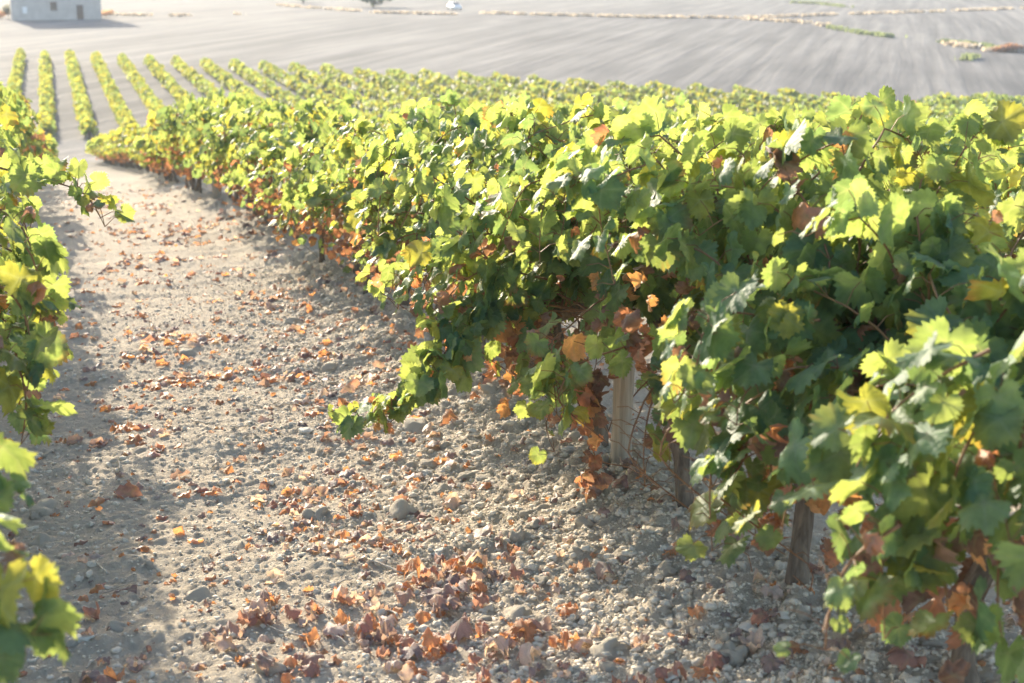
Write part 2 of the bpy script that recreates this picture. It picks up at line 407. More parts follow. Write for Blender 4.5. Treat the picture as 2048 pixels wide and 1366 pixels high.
def make_vine(seed, lod=0, H=1.45 , W=.55, shoots=16, size=.118, autumn=.12, dry=45, lean=(0, 0), extra=(), bias=0.0, low=.36, length=1.25, head=.66, grav=.11, up=1.25):
    """returns (trunk builder, [cane builders], green leaf list, dry leaf list)"""
    rng = np.random.default_rng(seed)
    G, Dl, canes = [], [], []
    hx, hy = lean
    tr = MB(); n = 9
    w = np.cumsum(rng.normal(0, .017, (n, 2)), 0); w -= w[0]; w[0] = 0
    zs = np.linspace(-.06, head, n); q = zs.clip(0)/head
    path = np.stack([hx*q + w[:, 0], hy*q + w[:, 1], zs], 1)
    sd = 12 if lod == 0 else 6
    tr.tube(path, np.interp(q, [0, .15, .8, 1], [.044, .034, .031, .044])*rng.uniform(.75, 1.05), sd, .26, rng)
    top = path[-1]
    arms = []
    for sg in (-1, 1):
        a = [top + [0, 0, -.02]] + [top + [rng.normal(0, .03), sg*(.12+.1*k), .03+.03*k+rng.normal(0, .015)] for k in range(4)]
        tr.tube(a, [.036, .028, .024, .02, .014], sd-2, .18, rng); arms.append(np.array(a))
    step = .054 if lod == 0 else (.066 if lod == 1 else .12)
    lsz = size*.64*(1 if lod == 0 else (1.05 if lod == 1 else 1.45)); shoots = int(shoots*1.2)
    sund = np.array(to_sun)
    def leaf(p, side, k, frac, sc=1.0):
        o = np.array([p[0]-top[0]*.6, (p[1]-top[1])*.35, 0]); o = o/(np.linalg.norm(o)+.12)
        pd = side*.7 + np.array([0, 0, .35]) + o*.4 + rng.normal(0, .3, 3); pd /= np.linalg.norm(pd)
        pl = rng.uniform(.05, .10)
        e = p + pd*pl
        tip = o*.45 + np.array([0, 0, -.75]) + side*.35 + rng.normal(0, .38, 3)
        nr = o*.55 + np.array([0, 0, .55]) + sund*.35 + rng.normal(0, .42, 3)
        s = lsz*rng.uniform(.55, 1.28)*sc*(1-(.45 if sc == 1.0 else .3)*max(0, frac-.65)/.35)
        c = green_col(rng, autumn); ea = 0.0; ec = ORANGE
        if rng.random() < .03 + .13*max(0, 1 - p[2]/(H*.75)):   # gone brown on the cane
            Dl.append((e, tip*[1, 1, 1.5], nr, s*.85, dry_col(rng)*1.1, BROWN, rng.uniform(0, .3))); return e
        u = rng.random()
        if u < .16 + autumn*.4: ea = rng.uniform(.05, .4); ec = ORANGE*rng.uniform(.7, 1.1)
        elif u < .30: ea = rng.uniform(.1, .5); ec = np.array([.32, .28, .03])
        G.append((e, tip, nr, s, c, ec, ea))
        return e
    def grow(P, r0, sc=1.0):
        mb = MB(); n = len(P)
        mb.tube(P, np.linspace(r0, .0018, n), 5 if lod == 0 else 3, cap=False)
        for k in range(1, n):
            d = P[k]-P[k-1]; d /= np.linalg.norm(d)+1e-9
            sd_ = np.cross(d, [0, 0, 1.0]); sd_ /= np.linalg.norm(sd_)+1e-6
            sgn = 1 if k % 2 else -1
            if P[k][2] < low*rng.uniform(.7, 1.4) and sc == 1.0: continue
            for m in range(2 if rng.random() < (.42 if sc in (1.0, 1.01, 1.02) else .95) else 1):
                e = leaf(P[k], sd_*sgn*(1 if m == 0 else -1), k, k/n, sc*(1 if m == 0 else .75))
                if lod == 0:
                    mid = (P[k]+e)/2 + [0, 0, .012]
                    mb.tube([P[k], mid, e], [.0019, .0015, .0013], 3, cap=False)
        canes.append(mb)
    for i in range(shoots):
        arm = arms[i % 2]; p = arm[rng.integers(1, len(arm))] + rng.normal(0, .01, 3)
        tilt = (.04 + .9*rng.random()**up)*(1 if rng.random() < .5 + bias else -1)
        d = np.array([-tilt*.9, rng.normal(0, .35), 1.0 - .55*abs(tilt)])
        if rng.random() < .2: d[2] = rng.uniform(-.1, .3)
        P = walk(p, d, int(length*rng.uniform(.65, 1.15)/step), step, rng, grav, H*(rng.uniform(.84, 1.0) if rng.random() > .1 or lod == 0 else rng.uniform(1.02, 1.12)))
        k = np.abs(P[:, 0]-top[0]) > W                       # keep to the row's width
        P[k, 0] = top[0] + np.sign(P[k, 0]-top[0])*(W + .25*(np.abs(P[k, 0]-top[0])-W))
        P[:, 0] = top[0] + (P[:, 0]-top[0])*np.clip((P[:, 2]-.05)/.5, .35, 1)      # narrower towards the ground
        grow(P, .0052)
    for pts, sc in extra: grow(smooth_path(pts, step*.8), .005, sc)
    for i in range(dry if lod < 2 else dry//4):
        z = rng.uniform(.22, .62)*H
        p = top*[1, 1, 0] + np.array([rng.normal(0, W*.28), rng.uniform(-.47, .47), z])
        if rng.random() < .45: p[0] = top[0] + (-1 if rng.random() < .7 else 1)*W*rng.uniform(.35, .95)*min(1, .35+z/.9)
        Dl.append((p, np.array([rng.normal(0, .3), rng.normal(0, .3), -1]), rng.normal(0, 1, 3)+[-.3, 0, .2], lsz*rng.uniform(.45, .9), dry_col(rng), BROWN, rng.uniform(0, .3)))
    return tr, canes, G, Dl, rng
def clear(V, gaps):
    """openings in the leaves: gaps are (foot of a post or trunk, from height, to height, half width, direction, reach)"""
    tr, canes, G, Dl, rng = V
    def keep(l):
        for f, z0, z1, w, d, reach in gaps:
            q = np.array(l[0]) - f; t = q[0]*d[0] + q[1]*d[1]; s = abs(-q[0]*d[1] + q[1]*d[0])
            if -.1 < t < reach and s < w and z0 < q[2] - t*d[2] < z1: return False
        return True
    return tr, canes, [l for l in G if keep(l)], [l for l in Dl if keep(l)], rng
def vine_parts(root, V, lod):
    tr, canes, G, Dl, rng = V
    tr.build('trunk', M_BARK, root)
    if lod == 0:
        for c in canes: c.build('cane', M_CANE, root)
    else:
        mb = MB()
        for c in canes:
            n0 = mb.n
            for v in c.V: mb.V.append(v)
            for q in c.Q: mb.Q.append(q+n0)
            for q in c.T: mb.T.append(q+n0)
            mb.n += c.n
        mb.build('canes', M_CANE, root)
    obj('foliage', leaves_mesh('foliage', G, GREEN[lod], M_LEAF, rng), root)
    if Dl: obj('withered_leaves', leaves_mesh('withered_leaves', Dl, DRY[lod], M_DRY, rng), root)
def children(o): return [c for c in KIDS.get(o.name, [])]
KIDS = {}
def remember(root): KIDS[root.name] = [c for c in bpy.data.objects if c.parent == root]
def copy_vine(src, loc, rz):
    r = src.copy(); col.objects.link(r); r.location = loc; r.rotation_euler = (0, 0, rz)
    for k in list(r.keys()): del r[k]
    for c in KIDS[src.name]:
        d = c.copy(); col.objects.link(d); d.parent = r
    return r
def vbase(x, y): return (x, y, float(base_z(x, y))-.01)

# -- the row with the posts: its nearest vines are each grown on their own
G_POST = 'vines of the row with the wooden posts'
G_EDGE = 'vines of the row at the edge of the path'
def local(base, pts): return [np.array(p)-np.array(base) for p in pts]
near = [  # y, H, W, shoots, size, bias, extra lean, label
 (2.92, 1.30, .62, 22, .142, .12, (0, 0), 'closest vine of the row with posts, big dark leaves filling the lower corner'),
 (3.85, 1.57, .60, 23, .128, .02, (0, .02), 'low spreading vine with a thin trunk, next to the big dark leaved one'),
 (4.80, 1.56, .58, 19, .122, -.02, (.02, 0), 'tall bushy vine whose fibrous trunk stands just before the big post'),
 (5.72, 1.58, .62, 21, .120, .16, (-.16, .02), 'leaning vine behind the big post trailing one long cane over the path'),
 (6.75, 1.52, .55, 18, .118, .10, (0, 0), 'first vine behind the leaning one, tallest leaves of its row'),
 (7.70, 1.44, .58, 18, .116, .10, (.02, 0), 'second vine behind the leaning one with pale leaf edges'),
 (8.70, 1.48, .58, 17, .116, .10, (0, .02), 'dark leaved vine halfway between the big post and the second post'),
]
for i, (y, H, W, ns, sz, bias, lean, lab) in enumerate(near):
    b = vbase(2.2, y); ex = []
    if i == 0:
        ex.append((local(b, [at(1800, 1050, 2.95), at(1690, 1120, 3.0), at(1655, 1230, 3.05), at(1650, 1300, 3.05)]), .62))
        for q in ([(1930, 780), (1810, 900), (1760, 1080), (1770, 1290)], [(2020, 760), (1920, 900), (1880, 1080), (1900, 1260)], [(2060, 820), (2010, 1000), (1990, 1180), (2010, 1330)], [(1980, 700), (1860, 760), (1760, 840), (1700, 960)]):
            ex.append((local(b, [at(*p, 3.0 + .04*k) for k, p in enumerate(q)]), 1.02))
    if i == 1:
        for q in ([(1610, 760), (1480, 800), (1415, 930), (1425, 1110)], [(1620, 800), (1545, 880), (1540, 980), (1570, 1060)], [(1640, 640), (1520, 650), (1420, 720), (1330, 830)]):
            ex.append((local(b, [at(*p, 3.85 + .02*k) for k, p in enumerate(q)]), 1.01))
    if i == 2:
        ex.append((local(b, [at(1380, 690, 4.75), at(1310, 770, 4.7), at(1285, 880, 4.7), at(1290, 985, 4.7)]), .95))
    if i == 3:
        ex.append((local(b, [at(1100, 600, 5.75), at(990, 585, 5.6), at(930, 680, 5.5), at(890, 770, 5.45), at(800, 830, 5.4), at(695, 852, 5.4)]), 1.1))
        ex.append((local(b, [at(960, 650, 5.45), at(900, 740, 5.4), at(840, 800, 5.35), at(760, 835, 5.35), at(700, 845, 5.35)]), .95))
        ex.append((local(b, [at(1000, 560, 5.6), at(930, 640, 5.5), at(880, 720, 5.42), at(850, 790, 5.4), at(780, 845, 5.4)]), 1.05))
        ex.append((local(b, [at(1100, 560, 5.7), at(970, 530, 5.55), at(890, 590, 5.5), at(865, 690, 5.5)]), 1.03))
        ex.append((local(b, [at(1080, 480, 5.7), at(940, 460, 5.6), at(860, 530, 5.6), at(835, 620, 5.6)]), 1.03))
        ex.append((local(b, [at(1040, 620, 5.7), at(960, 640, 5.5), at(900, 690, 5.45), at(880, 740, 5.4)]), .9))
        ex.append((local(b, [at(1110, 640, 5.7), at(1080, 690, 5.5), at(1060, 760, 5.5), at(1075, 820, 5.5)]), 1.0))
    v = empty('grapevine', b)
    tag(v, lab, 'grapevine', G_POST)
    gaps = []
    for (fx, fy, z0, z1, w) in ((2.2, 5.42, -.1, .36, .11), (2.2, 4.80, -.1, .24, .07), (2.2, 5.72, -.1, .26, .07), (2.08, 5.72, .45, .68, .08), (2.2, 3.85, -.1, .20, .07)):
        f = np.array(vbase(fx, fy)); dd = -f; L = math.hypot(dd[0], dd[1])
        gaps.append((f - np.array(b), z0, z1, w, (dd[0]/L, dd[1]/L, dd[2]/L), 2.2))
    def hang(V, pts, n, sz_, spread):
        q = smooth_path(local(b, pts), .01); rg = np.random.default_rng(77+i)
        for _ in range(n):
            V[3].append((q[rg.integers(len(q))] + rg.normal(0, spread, 3), np.array([rg.normal(0, .3), rg.normal(0, .3), -1]), rg.normal(0, 1, 3), sz_*rg.uniform(.6, 1.1), dry_col(rg), BROWN, .2))
        return V
    V = clear(make_vine(100+i, 0, H+.08, W, ns, sz, .08, 105, lean, ex, bias, length=1.25 if i == 0 else 1.5, grav=.11 if i == 0 else .07, up=1.25 if i == 0 else 1.7), gaps)
    if i == 3: V = hang(V, [at(1190, 770, 5.5), at(1185, 880, 5.5), at(1180, 990, 5.5)], 20, .065, .022); V = hang(V, [at(1010, 640, 5.6), at(1030, 700, 5.6)], 6, .085, .03)
    if i == 2: V = hang(V, [at(1310, 650, 4.9), at(1270, 720, 4.85)], 4, .08, .04)
    vine_parts(v, V, 0)
# -- the row on the near edge of the path
nearl = [(2.55, .95, .40, 9, .12), (3.45, 1.0, .40, 10, .12), (4.45, 1.62, .58, 22, .12), (5.35, 1.74, .62, 26, .118), (6.3, 1.74, .62, 24, .116), (7.25, 1.72, .60, 22, .116), (8.2, 1.68, .60, 21, .115)]
LL = ['closest vine at the edge of the path, blurred leaves low in the corner',
      'low vine at the path edge just behind the blurred leaves',
      'vine at the path edge with brown withered leaves hanging low',
      'vine at the path edge reaching one leafy cane out over the soil',
      'vine right behind the one that reaches a cane over the path',
      'second vine behind the one that reaches a cane over the path',
      'third vine behind the one that reaches a cane over the path']
for i, (y, H, W, ns, sz) in enumerate(nearl):
    b = vbase(ROW_X[0], y); ex = []
    if i == 0:
        ex.append((local(b, [at(-220, 1000, 2.6), at(-90, 1060, 2.6), at(-20, 1140, 2.55), at(-15, 1260, 2.5), at(50, 1340, 2.5)]), 1.12))
        ex.append((local(b, [at(-200, 880, 2.9), at(-80, 920, 2.9), at(-10, 980, 2.9), at(20, 1050, 2.9)]), 1.03))
    if i == 3:
        ex.append((local(b, [at(-20, 330, 5.6), at(90, 360, 5.5), at(150, 375, 5.4), at(185, 400, 5.35), at(215, 465, 5.3)]), .95))
        ex.append((local(b, [at(-20, 480, 5.4), at(60, 520, 5.3), at(90, 600, 5.2), at(70, 680, 5.2), at(75, 770, 5.2)]), .95))
    if i in (2, 3, 4):
        for q in ([(0, 520), (60, 560), (85, 650), (70, 760)], [(-20, 640), (50, 670), (75, 760), (60, 850)], [(-10, 400), (70, 440), (100, 520), (95, 600)]):
            ex.append((local(b, [at(p[0]-28-10*(i-3), p[1]-40*(i-3), 4.3 + .85*(i-2) + .03*k) for k, p in enumerate(q)]), 1.02))
    v = empty('grapevine', b); tag(v, LL[i], 'grapevine', G_EDGE)
    vine_parts(v, make_vine(200+i, 0, H, W, ns, sz, .14, 90, (0, 0), ex, -.12, low=.36 if i < 2 else .2, length=1.25 if i < 2 else 1.5, grav=.11 if i < 2 else .08, up=1.5), 0)
# -- kinds for the middle distance and the far end of the rows
mids = []
for i in range(6):
    v = empty('grapevine', (0, 0, 0)); vine_parts(v, make_vine(300+i, 1, 1.34, .58, (20, 17, 22, 15, 19, 21)[i], .116, 0.06 + .02*i, 130, (0, 0), (), 0.0, low=(.12, .40, .22, .34, .16, .5)[i]), 1); remember(v); mids.append(v)
fars = []
for i in range(4):
    v = empty('grapevine', (0, 0, 0)); vine_parts(v, make_vine(400+i, 2, 1.15, .50, 17, .118, .42, 150, (0, 0), (), 0.0), 2); remember(v); fars.append(v)
used = set()
def put_vine(kinds, x, y, label, group, zs=1.0):
    k = random.randrange(len(kinds)); src = kinds[k]
    b = vbase(x + random.uniform(-.09, .09), y + random.uniform(-.06, .06)); rz = random.choice((0, math.pi)) + random.uniform(-.12, .12)
    if src.name not in used:
        used.add(src.name); o = src; o.location = b; o.rotation_euler = (0, 0, rz)
    else: o = copy_vine(src, b, rz)
    o.scale = (random.uniform(.78, 1.16), random.uniform(.74, 1.02), zs*random.uniform(.86, 1.10))
    tag(o, label, 'grapevine', group); return o
y = 9.65; i = 0
while y < 72:
    if y < 10.6: lab, gr = 'vine with a dark bare trunk just before the second post', G_POST
    elif y < 15: lab, gr = 'vine with green and orange leaves between the second and third post', 'vines between the second and third post'
    elif y < 24: lab, gr = 'vine with reddish brown lower leaves between the third and fourth post', 'vines between the third and fourth post'
    else: lab, gr = 'small yellowing vine far down the row past the last post', 'far vines past the last post of the row'
    if not (13.2 < y < 14.2 or 18.4 < y < 19.4 or 28.3 < y < 29.4): put_vine(mids if y < 24 else fars, 2.2 if y < 30 else 2.2-.009*(y-30), y, lab, gr, 1.0 if y < 14 else (1.1 if y < 19 else (1.26 if y < 28 else .93)))
    y += .95 if y < 30 else 1.0
y = 9.2
while y < 72:
    lab, gr = ('vine farther along the path edge, mostly hidden behind closer ones', 'vines farther along the path edge') if y < 24 else ('small yellow vine at the far end of the path edge row', 'vines at the far end of the path edge row')
    put_vine(mids if y < 24 else fars, ROW_X[0], y, lab, gr, 1.26 if y < 24 else .95); y += .95 if y < 24 else 1.1
for rx, y0, y1, step, nm in ((ROW_X[2], 5.4, 22, .95, 'second row, seen over the row with posts'), (ROW_X[3], 9, 30, 1.05, 'third row, seen over the second row'), (ROW_X[4], 13, 36, 1.1, 'fourth row, only its top showing')):
    y = y0
    while y < y1:
        put_vine(mids, rx, y, 'vine of the ' + nm, 'vines of the ' + nm, 1.06 if rx < 6 else .90); y += step

# ------------------------------------------------------------------ posts
def post(x, y, h, r, lean, lab):
    rng = np.random.default_rng(int(y*100))
    b = vbase(x, y); mb = MB(); n = 12; zs = np.linspace(-.1, h, n)
    P = np.stack([lean[0]*zs, lean[1]*zs, zs], 1)
    rr = np.full(n, r)*(1+.03*rng.uniform(-1, 1, n)); 
    mb.tube(np.concatenate([P, P[-1:]+[0, 0, .004]]), np.concatenate([rr, [r*.9]]), 16, .05, np.random.default_rng(3))
    o = mb.build('wooden_post', M_WOOD, None, True, b)
    return tag(o, lab, 'post', 'wooden posts of the vineyard rows')
post(2.2, 5.42, 1.20, .045, (.02, .0), 'thick weathered wooden post standing bare in front of the leaning vine')
post(2.22, 10.35, 1.05, .043, (0, .01), 'grey post beside a dark trunk, second along the row')
post(2.2, 15.3, 1.05, .042, (.0, 0), 'grey post mostly hidden in leaves, third along the row')
post(2.15, 21.6, 1.38, .06, (-.02, 0), 'thick grey post with its top above the leaves, fourth along the row')

# ------------------------------------------------------------------ far vineyard rows: each row is one thing
def far_row(x0, y0, x1, y1, seed, lab, group, H=1.02, Wd=.42, dens=34, warm=.4, parent_name='vine_row'):
    rng = np.random.default_rng(seed); L = math.hypot(x1-x0, y1-y0); n = int(L*dens)
    t = rng.random(n); ang = rng.uniform(-.2, math.pi+.2, n); rad = np.sqrt(rng.uniform(.35, 1, n))
    clump = .75 + .5*vnoise(t*L/1.1, np.zeros(n), seed)
    ox = np.cos(ang)*rad*Wd*clump; oz = .38*H + np.sin(ang)*rad*H*.62*clump
    px = x0 + (x1-x0)*t + ox; py = y0 + (y1-y0)*t + rng.normal(0, .1, n); pz = base_z(px, py) + oz
    c0 = base_z((x0+x1)/2, (y0+y1)/2); org = np.array([(x0+x1)/2, (y0+y1)/2, c0])
    Lf = []
    for k in range(n):
        c = green_col(rng, warm)
        Lf.append((np.array([px[k], py[k], pz[k]])-org, np.array([ox[k], rng.normal(0, .4), -.5]), np.array([ox[k]*1.4, .3, .6])+rng.normal(0, .5, 3), rng.uniform(.14, .26), c, ORANGE, rng.uniform(0, .3) if rng.random() < .2 else 0))
    r = empty(parent_name, tuple(org)); tag(r, lab, 'vine row', group)
    obj('foliage', leaves_mesh('foliage', Lf, GREEN[2], M_LEAF, rng), r)
    mb = MB(); m = int(L/1.6)
    for k in range(m):
        q = (k+.5)/m; X_ = x0+(x1-x0)*q; Y_ = y0+(y1-y0)*q; z_ = float(base_z(X_, Y_))
        mb.tube(np.array([(X_, Y_, z_-.05), (X_+.03, Y_, z_+.3), (X_, Y_, z_+.62)])-org, [.04, .032, .035], 4)
    mb.build('stems', M_BARK, r)
FR = 'distant vine rows in the hollow beyond the path'
LF = {0: 'distant vine row at the very edge, partly out of view', 1: 'distant vine row standing directly above the path edge vines', 2: 'distant vine row in line with the far end of the path', 3: 'distant vine row right after the one in line with the path',
      4: 'distant vine row two along from the one in line with the path'}
for k in range(32):
    x = -3.45 + 2.42*k
    # far edge of this block runs obliquely: from 150 m at its near corner to 90 m
    e0, e1 = at(60, 117), at(1680, 212)
    tt = (x-e0[0])/(e1[0]-e0[0]); y1 = e0[1] + (e1[1]-e0[1])*max(0, min(1.1, tt))
    y0 = 89 if x < 12 else max(48, 89-(x-12)*1.5)
    y0 = max(y0, x/.74)
    if y1-y0 < 4 or x > e1[0]+1: continue
    far_row(x + .2, y0, x, y1, 500+k, LF.get(k, 'distant vine row merging with its neighbours into one green band'), FR if k < 5 else 'distant vine rows merging into a green band', warm=.5 if k < 8 else .4)
# a second block beyond, seen over the row tops
e0, e1 = at(1850, 226), at(2200, 226)
for k in range(12):
    a = at(1852-6*k, 224+4.2*k); b = at(2260, 222+4.6*k)
    far_row(a[0], a[1], b[0], b[1], 600+k, 'darker vine row of the separate block beyond the brown bush', 'vine rows of the block beyond the brown bush', H=1.25, Wd=.5, dens=40, warm=.12)

# ------------------------------------------------------------------ fallen leaves, litter, clods, stones, twigs
rng = np.random.default_rng(11)
def dry_mesh(i, colr, edge):
    V, T, e, v = DRY[0][i]
    V = V.copy(); V[:, 2] -= V[:, 2].min()
    m = np.clip((e-.7)/.4, 0, 1)[:, None]; C = np.array(colr)[None]*(1-m) + np.array(edge)[None]*m
    return mesh_np('fallen_leaf', V, T, M_DRY, np.concatenate([C, v[:, None]], 1))
LC = {'bright orange': ((.40, .18, .07), (.34, .14, .055)), 'rusty red': ((.28, .14, .085), (.25, .11, .07)), 'dull brown': ((.25, .16, .11), (.20, .125, .085)), 'pale tan': ((.42, .30, .20), (.36, .21, .12))}
LM = {c: [dry_mesh(i, a, b) for i in range(8)] for c, (a, b) in LC.items()}
cand = []
cl = [(rng.normal(1.0, .62), 2.4*math.exp(rng.uniform(0, 2.5))) for _ in range(110)]
for _ in range(2500):
    if rng.random() < .55:
        c = cl[rng.integers(len(cl))]; x, y = c[0]+rng.normal(0, .13), c[1]+rng.normal(0, .10)*(1+c[1]*.06)
    else: x, y = rng.uniform(-.5, 3.3), 2.4*math.exp(rng.uniform(0, 2.6))
    if not (-.6 < x < 4.4 and 2.35 < y < 34): continue
    cand.append((x, y))
cand.sort(key=lambda p: p[1])
def in_view(x, y, z, m=20):
    p = np.array([x*CS - y*SN, x*SN + y*CS, z]); cp, sp = math.cos(PITCH), math.sin(PITCH)
    dz = p[1]*cp - p[2]*sp; up = p[1]*sp + p[2]*cp
    u, v = 1024+F_PX*p[0]/dz, 683-F_PX*up/dz
    return -m < u < 2048+m and -m < v < 1366+m
seen = [(x, y) for x, y in cand if in_view(x, y, float(base_z(x, y)))]
zg = base_z(np.array([s[0] for s in seen]), np.array([s[1] for s in seen])) + detail_z(np.array([s[0] for s in seen]), np.array([s[1] for s in seen]))
names = list(LC)
litter = []
for i, (x, y) in enumerate(seen):
    k = names[rng.choice(4, p=[.28, .18, .34, .20])]
    s = rng.uniform(.022, .058)*(1.4 if rng.random() < .18 else 1)*(1 if y < 6 else 1.3)
    if i < 285:
        o = obj('fallen_leaf', LM[k][rng.integers(8)], None, (x, y, zg[i]-.004))
        o.rotation_euler = (rng.normal(0, .25), rng.normal(0, .25), rng.uniform(0, 6.28)); o.scale = (s, s*rng.uniform(.8, 1.1), s*rng.uniform(.7, 1.2))
        zone = 'on the soil bank under the row with posts' if x > 1.7 else ('in shade by the path edge vines' if x < .12 else 'on the open path')
        dist = 'close by' if y < 4.2 else 'farther off'
        lab = f'{k} dried leaf {zone}, {dist}'
        tag(o, lab, 'fallen leaf', f'{k} fallen leaves {zone}, {dist}')
    else:
        litter.append((np.array([x, y, zg[i]+.012]), np.array([rng.normal(), rng.normal(), rng.normal(0, .2)]), np.array([0, 0, 1.0])+rng.normal(0, .35, 3), s, np.array(LC[k][0])*rng.uniform(.8, 1.1), np.array(LC[k][1]), .3))
for _ in range(2600):                                     # crumbs and scraps of leaves
    x, y = rng.uniform(-.5, 3.3), 2.35*math.exp(rng.uniform(0, 1.9))
    k = names[rng.choice(4, p=[.35, .2, .35, .1])]
    litter.append((np.array([x, y, 0.0]), np.array([rng.normal(), rng.normal(), rng.normal(0, .3)]), np.array([0, 0, 1.0])+rng.normal(0, .5, 3), rng.uniform(.010, .028), np.array(LC[k][0])*rng.uniform(.7, 1.1), np.array(LC[k][1]), .3))
q = litter[-2600:]; zz = base_z(np.array([l[0][0] for l in q]), np.array([l[0][1] for l in q])) + detail_z(np.array([l[0][0] for l in q]), np.array([l[0][1] for l in q]))
for l, z in zip(q, zz): l[0][2] = z + .006
tag(obj('leaf_litter', leaves_mesh('leaf_litter', litter, DRY[1], M_DRY, rng)), 'scattered scraps and small dried leaves littering the path', 'leaf litter', kind='stuff')

def lump(seed, sub=2, rough=.28, flat=.75):
    import bmesh
    bm = bmesh.new(); bmesh.ops.create_icosphere(bm, subdivisions=sub, radius=1)
    r_ = np.random.default_rng(seed)
    V = np.array([v.co for v in bm.verts]); T = np.array([[v.index for v in f.verts] for f in bm.faces]); bm.free()
    ph = r_.uniform(0, 6.28, (7, 3)); d = np.zeros(len(V))
    for k in range(7):
        fq = r_.normal(0, 1.6+.55*k, 3); d += np.sin(V@fq + ph[k, 0])*(rough/(1+.45*k))
    V = V*(1+d*.6)[:, None]*np.array([1, r_.uniform(.7, 1.1), flat*r_.uniform(.7, 1.1)])
    return V, T
BIG = [lump(i, 3, .42) for i in range(8)]; SML = [lump(20+i, 1, .45) for i in range(10)]
cm = [mesh_np('soil_clod', V, T, M_CLOD) for V, T in BIG]; smh = [mesh_np('stone', V*[1, .8, .55], T, M_STONE) for V, T in BIG]
nb = 0
clodpos = []
while nb < 260:
    y = 2.4*math.exp(rng.uniform(0, 1.45)); x = rng.choice([rng.normal(1.75, .45), rng.uniform(-.4, 2.6), rng.normal(-.2, .15)], p=[.65, .2, .15])
    if not in_view(x, y, float(base_z(x, y)), 0): continue
    nb += 1; stone = rng.random() < .28
    r_ = rng.uniform(.014, .036)*(1.7 if rng.random() < .12 and not stone else 1)
    z = ground_z(x, y)
    o = obj('stone' if stone else 'soil_clod', (smh if stone else cm)[rng.integers(8)], None, (x, y, z - r_*.02)); o.scale = (r_, r_, r_); o.rotation_euler = (0, 0, rng.uniform(0, 6.28))
    zone = 'on the bank under the row with posts' if x > 1.45 else ('in the shade of the path edge vines' if x < .12 else 'on the open path')
    dist = 'close by' if y < 4.2 else 'farther off'
    if stone: tag(o, f'pale flat stone lying {zone}, {dist}', 'stone', f'pale stones {zone}, {dist}')
    else: tag(o, f'rounded clod of dry soil {zone}, {dist}', 'soil clod', f'soil clods {zone}, {dist}')
# small clods and gravel nobody could count
n = 70000
yy = 2.3*np.exp(rng.uniform(0, 1.75, n)); xx = np.where(rng.random(n) < .55, rng.normal(1.75, .5, n), rng.uniform(-.7, 3.4, n))
zz = base_z(xx, yy) + detail_z(xx, yy)
rr = rng.uniform(.0025, .0085, n)*np.where(rng.random(n) < .08, 1.9, 1)
pick = rng.integers(0, 10, n); Vs, Ts = [], []; n0 = 0
for k, (V, T) in enumerate(SML):
    ix = np.where(pick == k)[0]; a = rng.uniform(0, 6.28, len(ix)); c, s = np.cos(a)[:, None], np.sin(a)[:, None]
    W = np.stack([V[None, :, 0]*c - V[None, :, 1]*s, V[None, :, 0]*s + V[None, :, 1]*c, np.broadcast_to(V[None, :, 2], (len(ix), len(V)))], -1)*rr[ix][:, None, None]
    W += np.stack([xx[ix], yy[ix], zz[ix]-rr[ix]*.05], 1)[:, None]
    Vs.append(W.reshape(-1, 3)); Ts.append((T[None] + (n0+np.arange(len(ix))*len(V))[:, None, None]).reshape(-1, 3)); n0 += len(ix)*len(V)
tag(obj('gravel', mesh_np('gravel', np.concatenate(Vs), np.concatenate(Ts), M_CLOD)), 'small crumbs and lumps of dry soil strewn over the path', 'gravel', kind='stuff')
n = 3000
yy = 2.3*np.exp(rng.uniform(0, 1.6, n)); xx = np.where(rng.random(n) < .72, rng.normal(1.72, .42, n), np.where(rng.random(n) < .4, rng.normal(-.25, .25, n), rng.uniform(-.5, 3.2, n)))
zz = base_z(xx, yy) + detail_z(xx, yy); rr = rng.uniform(.008, .019, n); pick = rng.integers(0, 8, n); Vs, Ts = [], []; n0 = 0
MED = [lump(60+i, 2, .45) for i in range(8)]
for k, (V, T) in enumerate(MED):
    ix = np.where(pick == k)[0]; a = rng.uniform(0, 6.28, len(ix)); c, s = np.cos(a)[:, None], np.sin(a)[:, None]
    W = np.stack([V[None, :, 0]*c - V[None, :, 1]*s, V[None, :, 0]*s + V[None, :, 1]*c, np.broadcast_to(V[None, :, 2], (len(ix), len(V)))], -1)*rr[ix][:, None, None]
    W += np.stack([xx[ix], yy[ix], zz[ix]], 1)[:, None]
    Vs.append(W.reshape(-1, 3)); Ts.append((T[None] + (n0+np.arange(len(ix))*len(V))[:, None, None]).reshape(-1, 3)); n0 += len(ix)*len(V)
tag(obj('rubble', mesh_np('rubble', np.concatenate(Vs), np.concatenate(Ts), M_CLOD)), 'coarse crumbling lumps of soil along the foot of the vine rows', 'rubble', kind='stuff')
# pale twigs
nt_ = 0
while nt_ < 46:
    y = 2.5*math.exp(rng.uniform(0, 1.2)); x = rng.uniform(-.3, 2.4)
    if not in_view(x, y, float(base_z(x, y)), 0): continue
    nt_ += 1; a = rng.uniform(0, 3.14); L = rng.uniform(.06, .22); mb = MB(); r0 = rng.uniform(.0022, .0055)
    P = []; bend = rng.normal(0, .5)
    for k in range(7):
        t = k/6-.5; P.append((math.cos(a+bend*t)*L*t, math.sin(a+bend*t)*L*t, .008 + rng.normal(0, .003)))
    mb.tube(P, np.linspace(r0, r0*.55, 7), 6, .15, rng)
    o = mb.build('twig', M_TWIG, None, True, (x, y, ground_z(x, y)+.006))
    w = 'short' if L < .11 else ('long thin' if r0 < .0036 else 'long thick')
    zone = 'under the row with posts' if x > 1.5 else ('near the path edge vines' if x < .4 else 'in the middle of the path')
    tag(o, f'{w} bleached vine twig lying on the soil {zone}', 'twig', f'{w} twigs on the soil {zone}')

